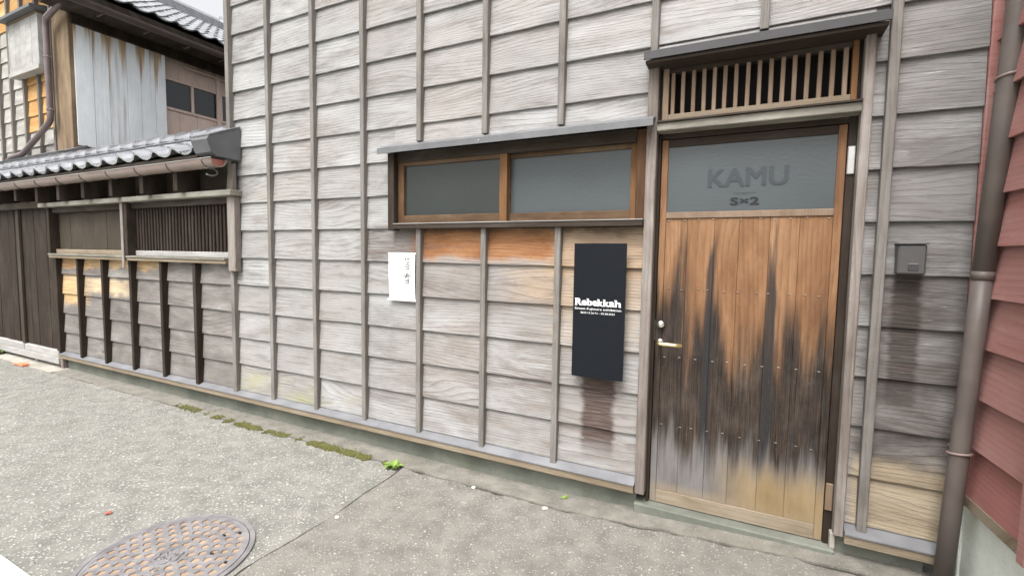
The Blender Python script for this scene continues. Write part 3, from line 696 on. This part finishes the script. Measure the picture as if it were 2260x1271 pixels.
# boxed bay
bay = box('bay_box', -9.02, -8.19, .50, YF-.01, 3.64, 4.27, BLACK, T, 0)
for k in range(5): box('bay_board', -9.02+k*.166, -9.02+(k+1)*.166-.004, .485+random.uniform(0, .004), .4995, 3.64, 4.27, PALEH, bay, .003)
box('bay_rail', -9.05, -8.165, .475, YF-.012, 3.585, 3.639, PALEH, bay, .003)
box('bay_top_rail', -9.05, -8.165, .475, YF-.012, 4.271, 4.30, TANH, bay, .003)
box('bay_side', -8.189, -8.168, .485, YF-.012, 3.64, 4.27, PALEH, bay, .003)
box('bay_side', -9.048, -9.021, .485, YF-.012, 3.64, 4.27, PALEH, bay, .003)
prism('bay_hood', [(YF-.02, 4.38), (.40, 4.335), (.40, 4.301), (YF-.02, 4.301)], -9.12, -8.12, CAPM, bay)
# side wall of bleached boards, then a recessed brown wall with windows
sidew = box('side_wall', -7.75, -7.625, YF+.10, 1.64, 2.0, 4.55, DARKW, T, 0)
yy = YF+.02
for k, wd in enumerate((.19, .17, .20, .16, .18, .14)):
    box('side_board', -7.624, -7.60+random.uniform(-.004, .004), yy, yy+wd-.004, 2.60+random.uniform(-.006, .006), 4.45, HBOARD, sidew, .003); yy += wd
rec = box('recessed_wall', -7.95, -7.735, 1.641, 5.2, 2.0, 4.55, DARKW, T, 0)
for k in range(14):
    a = 1.642+k*.25
    for z0, z1 in ((2.0, 3.36), (3.82, 4.5)): box('wall_board', -7.734, -7.712+random.uniform(-.003, .003), a, a+.247, z0, z1, HOUSEB, rec, .002)
box('window_rail', -7.734, -7.695, 1.642, 5.1, 3.3605, 3.40, HOUSEB, rec, .003)
box('window_rail', -7.734, -7.695, 1.642, 5.1, 3.79, 3.8195, HOUSEB, rec, .003)
for k in range(6):
    a = 1.66+k*.44
    box('window_pane', -7.733, -7.722, a, a+.40, 3.401, 3.789, GLA3, rec, 0)
    box('window_post', -7.734, -7.698, a+.401, a+.439, 3.401, 3.789, HOUSEB, rec, .003)
box('wall_post', -7.711, -7.68, 2.44, 2.50, 2.4, 4.4, HOUSEB, rec, .003)
box('cable_pipe', -7.66, -7.64, 1.95, 4.0, 4.02, 4.04, HOUSEB, rec, .003)
# eave and roof
XE, ZE, XR, ZR = -7.18, 4.36, -10.0, 5.84
ang = math.atan2(ZR-ZE, XE-XR)
hr = mk('roof', [(XE+.02, .30, ZE-.03), (XR, .30, ZR-.05), (XR, 4.05, ZR-.05), (XE+.02, 4.05, ZE-.03),
                 (XE+.02, .30, ZE-.11), (XR, .30, ZR-.20), (XR, 4.05, ZR-.20), (XE+.02, 4.05, ZE-.11)],
        [(0, 1, 2, 3), (7, 6, 5, 4), (0, 4, 5, 1), (1, 5, 6, 2), (2, 6, 7, 3), (3, 7, 4, 0)], DARKH, T)
mk('roof_back', [(XR, .30, ZR-.05), (-12.8, .30, 4.36), (-12.8, 4.05, 4.36), (XR, 4.05, ZR-.05), (XR, .30, ZR-.20), (-12.8, .30, 4.2), (-12.8, 4.05, 4.2), (XR, 4.05, ZR-.20)],
   [(0, 1, 2, 3), (7, 6, 5, 4), (0, 4, 5, 1), (1, 5, 6, 2), (2, 6, 7, 3), (3, 7, 4, 0)], TILE, T)
mk('gable', [(XE-.35, .62, 4.5), (XR, .62, ZR-.2), (-12.4, .62, 4.5), (XE-.35, .66, 4.5), (XR, .66, ZR-.2), (-12.4, .66, 4.5)], [(0, 1, 2), (5, 4, 3), (0, 3, 4, 1), (1, 4, 5, 2), (2, 5, 3, 0)], DARKH, T)
box('soffit', -7.62, XE-.02, .32, 4.05, 4.20, 4.225, DARKH, T, .003)
box('soffit_band', -7.62, -7.56, .6, 5.0, 4.08, 4.199, DARKW, T, .003)
tm2 = tile_mesh(.27, .29, amp=.035)
L_ = math.hypot(XE-XR, ZR-ZE); nrow = int(L_/.235)
for r in range(nrow+1):
    for c in range(14):
        s = .235*r; xx = XE+.06-s*math.cos(ang); zz = ZE+.01+s*math.sin(ang)
        o = link('roof_tile', tm2, hr, (xx, .28+.27*c+random.uniform(-.004, .004), zz))
        e = Matrix.Rotation(R(90), 3, 'Z') @ Matrix.Rotation(ang+random.uniform(-.012, .012), 3, 'X')
        o.rotation_euler = e.to_euler()
prism('ridge', [(XR-.14, ZR-.05), (XR-.14, ZR+.14), (XR-.06, ZR+.22), (XR+.06, ZR+.22), (XR+.14, ZR+.14), (XR+.14, ZR-.05)], .28, 4.0, TILE, hr, 'y')
prism('ridge_end', [(XR-.2, ZR-.1), (XR-.16, ZR+.2), (XR, ZR+.32), (XR+.16, ZR+.2), (XR+.2, ZR-.1)], 4.0005, 4.09, TILE, hr, 'y')
hg = gutter(.40, 4.05, -7.16, 4.235, .062, GUTD, T, 'roof_gutter', 'y')
for k in range(8): tube('gutter_bracket', [(-7.22, .75+.5*k, 4.20), (-7.16, .75+.5*k, 4.165), (-7.30, .75+.5*k, 4.16)], .010, PIPE2, hg, 6)
dp = tube('downpipe', [(-7.26, .44, 4.26), (-7.40, .44, 4.24), (-7.50, .46, 4.22), (-7.92, .49, 4.16), (-7.97, .50, 4.12), (-7.98, .50, 4.05), (-7.98, .50, 3.0), (-7.99, .50, 2.93), (-8.05, .50, 2.88), (-8.78, .50, 2.59), (-8.86, .50, 2.565), (-9.20, .50, 2.545), (-9.27, .49, 2.50), (-9.28, .49, 2.0)], .034, PIPE2, T, 12)
for z in (3.70, 3.05): tube('pipe_clip', [(-7.98+.039*math.cos(R(a)), .50+.039*math.sin(R(a)), z) for a in range(0, 361, 30)], .005, PALEH, dp, 6)
# metal capping over a low back roof
prism('low_roof_capping', [(.29, 2.36), (.27, 2.425), (.34, 2.45), (.55, 2.55), (.55, 2.36)], -9.2, -7.2, CAPM, T)
prism('low_roof_capping', [(.29, 2.31), (.27, 2.375), (.34, 2.40), (.55, 2.50), (.55, 2.31)], -7.199, -6.3, CAPM, T)

# ------------------------------------------------------------------ red house on the right
RH = thing('red_house', 'red-stained lap-boarded house end on pale concrete footing, beside the drainpipe', 'house', (.9, -.6, 0))
dx = .072                                  # the wall runs very slightly outwards towards the viewer
def rx(y): return .800 - dx*y
def redbox(nm, y0, y1, z0, z1, xo, th, mat, par):
    v = [(rx(y0)+xo, y0, z0), (rx(y0)+xo+th, y0, z0), (rx(y1)+xo+th, y1, z0), (rx(y1)+xo, y1, z0)]
    v += [(a, b, z1) for a, b, _ in v]
    return mk(nm, v, [(3, 2, 1, 0), (4, 5, 6, 7), (0, 1, 5, 4), (1, 2, 6, 5), (2, 3, 7, 6), (3, 0, 4, 7)], mat, par)
rw = redbox('wall', -2.2, .02, .44, 3.8, .03, .1, DARKW, RH)
for r in range(18):
    z0 = .435+.186*r; n = 3
    ys = [.02, -.53, -1.3, -2.2]
    for k in range(3):
        a, b = ys[k+1]+.002, ys[k]-.002; jj = random.uniform(-.002, .002)
        v = [(rx(a)-.012+jj, a, z0), (rx(b)-.012+jj, b, z0), (rx(b)+.016, b, z0+.21), (rx(a)+.016, a, z0+.21)]
        v += [(q[0]+.012, q[1], q[2]) for q in v]
        mk('plank', v, [(3, 2, 1, 0), (4, 5, 6, 7), (0, 1, 5, 4), (1, 2, 6, 5), (2, 3, 7, 6), (3, 0, 4, 7)], RED, rw)
redbox('batten', -.475, -.44, .40, 3.8, -.045, .035, RED, RH)
redbox('batten', -1.4, -1.36, .40, 3.8, -.045, .035, RED, RH)
redbox('base_trim', -2.2, .02, .395, .434, -.018, .06, TANH, RH)
box('corner_trim', .773, .806, -.004, .03, .45, 3.8, RED, RH, .003)
redbox('footing', -2.2, -.0, -.1, .394, .012, .14, PALEC, RH)
redbox('footing_edge', -.0, .05, -.1, .394, .004, .14, PALEC, RH)

# ------------------------------------------------------------------ drainpipe between the houses
P = thing('drainpipe', 'round brown plastic drainpipe running down beside the red boards', 'drainpipe', (.735, -.095, .03))
pp = lambda z: (.731+.0335*z, -.095, z)
tube('pipe', [pp(z) for z in (.02, .5, 1.0, 1.255)], .0295, PIPE, P, 20)
tube('pipe', [pp(z) for z in (1.2552, 1.8, 2.4, 3.2, 3.6)], .031, PIPE, P, 20)
tube('socket', [pp(1.245), pp(1.275)], .0318, PIPE, P, 20)
for z in (.60, 1.95):
    c = pp(z); cl = tube('clamp', [(c[0]+.034*math.cos(R(a)), c[1]+.034*math.sin(R(a)), z+.006*math.cos(R(a+60))) for a in range(0, 361, 20)], .0045, GUT, P, 6)
    box('clamp_stem', c[0]-.006, c[0]+.006, c[1]+.035, .0, z-.004, z+.004, GUT, P, 0)

# ------------------------------------------------------------------ things fixed to the wall
b = thing('exhibition_sign', 'tall black sign board with white lettering across its middle, on the wall beside the door', 'sign', (-.645, -.055, .688))
v, f = [], []; n = 10
for i in range(n+1):
    u = i/n; xx = -.779+.266*u; yb = -.056-.010*math.sin(math.pi*u)
    v += [(xx, yb, .688), (xx, yb, 1.371+.001*u), (xx, yb+.008, 1.371+.001*u), (xx, yb+.008, .688)]
for i in range(n): f += [(i*4+a, i*4+(a+1) % 4, i*4+4+(a+1) % 4, i*4+4+a) for a in range(4)]
f += [(0, 1, 2, 3), tuple(n*4+k for k in (3, 2, 1, 0))]
mk('panel', v, f, BLACKP, b)
for xx in (-.74, -.55):
    for zz in (.74, 1.32): box('spacer', xx-.01, xx+.01, -.05, .014, zz-.01, zz+.01, BOXM, b, 0)
for ch, a, c, hh in (('R', 155, 385, 250), ('e', 385, 572, 182), ('b', 585, 778, 245), ('e', 780, 955, 182), ('k', 970, 1158, 240), ('k', 1178, 1368, 240), ('a', 1372, 1555, 182), ('h', 1575, 1782, 240)):
    fx = lambda q: -.766+.236*(q-135)/1650
    text_mesh('lettering', ch, fx(a), fx(c), 1.058, -.0665, WHITEP, b, hh*.000143, .0042)
    if ch in 'Rkh': box('serif', fx(a)-.002, fx(a)+.0095, -.0694, -.0686, 1.0578, 1.0608, WHITEP, b, 0); box('serif', fx(c)-.0085, fx(c)+.002, -.0694, -.0686, 1.0578, 1.0608, WHITEP, b, 0)
    if ch in 'Rbkh': box('serif', fx(a)-.003, fx(a)+.008, -.0694, -.0686, 1.058+hh*.000143-.003, 1.058+hh*.000143, WHITEP, b, 0)
text_mesh('lettering', 'Simon Fujiwara exhibition', -.766, -.528, 1.033, -.0665, WHITEP, b, .015, .0)
text_mesh('lettering', '2022.12.26 Fri - 02.28.2023', -.735, -.560, 1.017, -.0665, WHITEP, b, .009, .0)

pn = thing('paper_notice', 'white paper notice with brushed black characters, taped to the grey boards', 'notice', (-1.93, -.012, 1.01))
v, f = [], []
for i in range(7):
    u = i/6; xx = -2.034+.206*u
    for j in range(7):
        t = j/6; v.append((xx+.004*(1-t), -.010-.004*math.sin(math.pi*t)-.003*math.sin(2.2*u+t), 1.016+.283*t))
f = [(i*7+j, i*7+j+1, (i+1)*7+j+1, (i+1)*7+j) for i in range(6) for j in range(6)]
sh = mk('sheet', v, f, PAPER, pn); sm = sh.modifiers.new('solid', 'SOLIDIFY'); sm.thickness = .001; sm.offset = 1
box('top_bar', -2.040, -1.820, -.016, -.006, 1.300, 1.310, PAPER, pn, .002); box('bottom_bar', -2.044, -1.815, -.0185, -.006, 1.006, 1.016, PAPER, pn, .002)
def stroke(p0, p1, w_, mat=INK, yo=-.0205):
    a, c = Vector((p0[0], yo, p0[1])), Vector((p1[0], yo-.0002, p1[1])); dn = (c-a).normalized(); nn = Vector((-dn.z, 0, dn.x))*w_/2
    q = [a-nn*.6, a+nn*.6, c+nn, c-nn]; q2 = [k+Vector((0, .0008, 0)) for k in q]
    mk('brush_stroke', q+q2, [(0, 1, 2, 3), (7, 6, 5, 4), (0, 4, 5, 1), (1, 5, 6, 2), (2, 6, 7, 3), (3, 7, 4, 0)], mat, pn)
cx, cz, e = -1.885, 1.236, .0042         # two brushed characters, one above the other
for i, (a, c) in enumerate([((-.026, .032), (.026, .037)), ((-.010, .043), (-.011, .026)), ((.010, .044), (.009, .028)), ((-.030, .016), (-.024, .012)), ((-.031, .003), (-.025, -.001)), ((-.028, -.022), (-.019, -.006)),
             ((.002, .022), (-.012, .002)), ((.002, .016), (.018, .017)), ((.018, .016), (-.012, -.012)), ((.0, .008), (.030, -.010)), ((-.004, -.014), (.016, -.013)), ((-.004, -.014), (-.003, -.028)), ((.016, -.013), (.014, -.028)), ((-.003, -.028), (.015, -.028))]):
    stroke((cx+a[0], cz+a[1]), (cx+c[0], cz+c[1]), e*1.15, INK, -.0205-.0003*i)
cz = 1.150
for i, (a, c) in enumerate([((-.014, .030), (.014, .032)), ((-.028, .018), (.030, .021)), ((-.028, .018), (-.029, .008)), ((.030, .021), (.026, .010)), ((.0, .031), (.0, .004)), ((-.018, .012), (-.006, .011)), ((.006, .012), (.018, .012)), ((-.018, .004), (-.006, .003)), ((.006, .004), (.018, .004)),
             ((-.016, -.008), (.016, -.006)), ((-.015, -.018), (.016, -.016)), ((-.016, -.029), (.016, -.027)), ((.016, -.006), (.016, -.029))]):
    stroke((cx+a[0], cz+a[1]), (cx+c[0], cz+c[1]), e*1.15, INK, -.0205-.0003*i)
for i in range(9): stroke((-1.985+random.uniform(-.004, .004), 1.245-.011*i), (-1.972+random.uniform(-.006, .006), 1.243-.011*i+random.uniform(-.004, .004)), .0022, INKG, -.0205-.0003*i)
for i in range(8): stroke((-1.998+i*.014, 1.105+random.uniform(-.002, .002)), (-1.989+i*.014, 1.106+random.uniform(-.004, .004)), .0026, INKG, -.0205-.0003*i)
for i in range(10): stroke((-1.995+i*.014, 1.052+random.uniform(-.003, .003)), (-1.985+i*.014, 1.054+random.uniform(-.005, .005)), .0024, INKG, -.0205-.0003*i)

lb = thing('letter_box', 'small charcoal metal box with a slot, fixed to the boards beside the drainpipe', 'box', (.584, -.02, 1.255))
box('case', .541, .627, -.045, .014, 1.256, 1.372, BOXM, lb, .006); box('lid', .537, .631, -.050, .012, 1.3725, 1.378, BOXM, lb, .002)
box('slot', .574, .602, -.0475, -.0452, 1.296, 1.299, STEEL, lb, 0); box('flap', .572, .604, -.0478, -.0452, 1.272, 1.293, AWND, lb, .001)

# ------------------------------------------------------------------ manhole cover
MC = (-2.135, -1.285); mh = thing('manhole_cover', 'round grey cast-iron manhole cover with ochre infilled cells, in the asphalt', 'manhole cover', (MC[0], MC[1], .004))
ZM = .009
def ringmesh(name, r0, r1, z0, z1, mat, parent, seg=96):
    v, f = [], []
    for k in range(seg):
        a = 2*math.pi*k/seg; c, s = math.cos(a), math.sin(a)
        for rr_, zz in ((r0, z0), (r0, z1), (r1, z1), (r1+.002, z0)): v.append((MC[0]+c*rr_, MC[1]+s*rr_, zz))
    for k in range(seg):
        q = (k+1) % seg
        for i in range(3): f.append((k*4+i, k*4+i+1, q*4+i+1, q*4+i))
    return mk(name, v, f, mat, parent)
ringmesh('frame', .304, .324, -.02, ZM, IRON, mh); ringmesh('rim', .286, .300, -.004, ZM+.001, IRON, mh)
pv, pf = [], []
def pol(r, a, z): return (MC[0]+r*math.cos(a), MC[1]+r*math.sin(a), z)
rb_ = [.064, .109, .154, .199, .243, .2855]; cn = [11, 17, 23, 29, 35]
for k in range(5):
    r0, r1, n = rb_[k], rb_[k+1], cn[k]; da = 2*math.pi/n; cell = None
    for i in range(n):
        am = da*(i+.5*(k % 2))+.1; P2 = lambda u, t, z: pol(r0+(r1-r0)*t, am+da*u, z)
        outer = [(-.5, 0), (.5, 0), (.5, .6), (.5, 1), (0, 1), (-.5, 1), (-.5, .6)]; inner = [(-.27, .16), (.27, .16), (.36, .6), (.06, .90), (-.36, .62)]
        s = len(pv); pv += [P2(u, t, ZM) for u, t in outer]+[P2(u, t, ZM) for u, t in inner]+[P2(u*.96, t, ZM-.006) for u, t in inner]
        pf += [(s, s+1, s+8, s+7), (s+1, s+2, s+9, s+8), (s+2, s+3, s+4, s+10, s+9), (s+4, s+5, s+6, s+11, s+10), (s+6, s, s+7, s+11)]
        pf += [(s+7+j, s+7+(j+1) % 5, s+12+(j+1) % 5, s+12+j) for j in range(5)]
        if cell is None:
            tri = [Vector(P2(u*1.0, t, ZM-.0045))-Vector((MC[0], MC[1], ZM-.0045)) for u, t in inner]
            cell = bpy.data.meshes.new('infill'); rot = Matrix.Rotation(-am, 3, 'Z'); cell.from_pydata([rot @ q for q in tri], [], [(0, 1, 2, 3, 4)]); cell.materials.append(IRONO)
        o = link('infill', cell, mh, (MC[0], MC[1], ZM-.0045)); o.rotation_euler = (0, 0, am)
me = bpy.data.meshes.new('plate'); me.from_pydata([Vector(q)-Vector((MC[0], MC[1], 0)) for q in pv], [], pf); me.materials.append(IRON); link('plate', me, mh, (MC[0], MC[1], 0))
ringmesh('boss', .0, .0635, -.01, ZM-.001, IRON, mh, 40)
ev, ef = [], []
for k in range(60):                      # scalloped emblem outline
    a = 2*math.pi*k/60; rr_ = .050+.005*math.cos(6*a)
    for q in (rr_, rr_-.007): ev.append(pol(q, a, ZM+.003))
    ev.append(pol(rr_+.001, a, ZM-.003)); ev.append(pol(rr_-.008, a, ZM-.003))
for k in range(60): q = (k+1) % 60; ef += [(k*4, q*4, q*4+1, k*4+1), (k*4+2, q*4+2, q*4, k*4), (k*4+1, q*4+1, q*4+3, k*4+3)]
mk('emblem_ring', ev, ef, IRON, mh)
for a0 in range(4):                      # interlaced strokes inside it
    a = math.pi/2*a0+.3; path = [pol(.006+.028*abs(math.sin(t)), a+1.1*math.sin(t*.5), ZM+.001) for t in [R(q) for q in range(20, 171, 15)]]
    tube('emblem_stroke', path, .0032, IRON, mh, 6)
for r_, a in ((.268, 1.18), (.262, .35), (.21, 1.3), (.085, -1.0), (.17, .6)):
    c = pol(r_, a, ZM-.002); box('key_hole', c[0]-.008, c[0]+.008, c[1]-.006, c[1]+.006, c[2]-.003, c[2]+.0035, BLACK if r_ > .09 else AWN, mh, .002)

# ------------------------------------------------------------------ weeds, moss, scraps
def weed(name, x, y, n, ln, label, seed, group=None, mat=LEAF):
    rs = random.Random(seed); z = gh(x)+.002; t = thing(name, label, 'weed', (x, y, z), group)
    for k in range(n):
        a = rs.uniform(0, 6.28); L = ln*rs.uniform(.5, 1.1); lift = rs.uniform(.15, .9); wd = L*rs.uniform(.16, .26)
        v, f = [], []; m = 5
        for i in range(m+1):
            u = i/m; r_ = L*u; h = L*lift*math.sin(u*1.9)*.6; ww = wd*math.sin(math.pi*min(.97, u*.85+.12))*(1+.35*math.sin(i*3.1))
            for s in (-1, 0, 1):
                v.append((x+r_*math.cos(a)-s*ww*math.sin(a), y+r_*math.sin(a)+s*ww*math.cos(a), z+h+abs(s)*ww*.25))
        for i in range(m):
            for s in range(2): f.append((i*3+s, i*3+s+1, i*3+4+s, i*3+3+s))
        mk('leaf', v, f, mat, t)
    return t
weed('weed', -1.86, -.172, 44, .062, 'small bright green weed at the corner of the asphalt joint', 3)
weed('weed', -.81, -.045, 6, .035, 'tiny green sprout at the foot of the house foundation', 8)
weed('weed', -8.15, -.06, 26, .17, 'leafy green weed below the dark board fence', 5)
def mossy(seed, pts, n, spread):
    rs = random.Random(seed); v, f = [], []
    for _ in range(n):
        u = rs.random()*(len(pts)-1); i = int(u); t = u-i; (xa, ya), (xb, yb) = pts[i], pts[i+1]
        x = xa+(xb-xa)*t+rs.gauss(0, spread); y = ya+(yb-ya)*t+rs.gauss(0, spread*.7)
        dens = math.sin(x*7.3)+math.sin(x*17.1+1)+.5+2.2*rs.random()*math.sin(x*41.)
        if dens < 0: continue
        r_ = rs.uniform(.003, .010); z = gh(x)+.004; s = len(v); h = r_*rs.uniform(.4, .9)
        for k in range(6): a = k*1.047+rs.uniform(-.3, .3); v.append((x+r_*math.cos(a), y+r_*math.sin(a), z-.004))
        for k in range(6): a = k*1.047+rs.uniform(-.3, .3); v.append((x+r_*.7*math.cos(a), y+r_*.7*math.sin(a), z+h*.75))
        v.append((x+rs.uniform(-.002, .002), y, z+h))
        for k in range(6): q = (k+1) % 6; f += [(s+k, s+q, s+6+q, s+6+k), (s+6+k, s+6+q, s+12)]
    o = mk('moss', v, f, MOSS); o['kind'] = 'stuff'; tag(o, 'yellow green moss along the joint between asphalt and concrete', 'moss'); return o
mossy(2, [(-4.2, -.12), (-3.6, -.145), (-3.2, -.158), (-2.6, -.15), (-2.3, -.148), (-1.95, -.15)], 3600, .024)
def pebble(x, y, r_, mat, name, label, cat, flatn=.45, seed=1, group=None):
    rs = random.Random(seed); bm = bmesh.new(); bmesh.ops.create_icosphere(bm, subdivisions=2, radius=r_)
    for q in bm.verts: q.co *= rs.uniform(.82, 1.12); q.co.z *= flatn
    me = bpy.data.meshes.new(name); bm.to_mesh(me); bm.free(); me.materials.append(mat)
    o = link(name, me, None, (x, y, gh(x)+.004+r_*flatn*.6)); return tag(o, label, cat, group)
pebble(-1.74, -.735, .011, STONE, 'pebble', 'pale round pebble lying on the sandy asphalt patch', 'stone', seed=2)
pebble(-.86, -.185, .014, STONE, 'pebble', 'pale pebble lodged in the crack along the concrete strip', 'stone', seed=4)
pebble(-1.30, -.165, .012, STONE, 'pebble', 'small grey stone in the crack near the weed', 'stone', seed=7)
rl = mk('dead_leaf', [(-2.775, -1.235, .005), (-2.755, -1.25, .009), (-2.745, -1.225, .006), (-2.765, -1.21, .010)], [(0, 1, 2, 3)], REDL); tag(rl, 'small dull red dead leaf on the asphalt beyond the manhole cover', 'leaf')
box('plastic_scrap', -7.24, -7.02, -.20, -.13, .010, .026, ORANGE, None, .004, .008)
tag(bpy.data.objects['plastic_scrap'], 'flat orange plastic scrap on the ground below the fence', 'scrap')
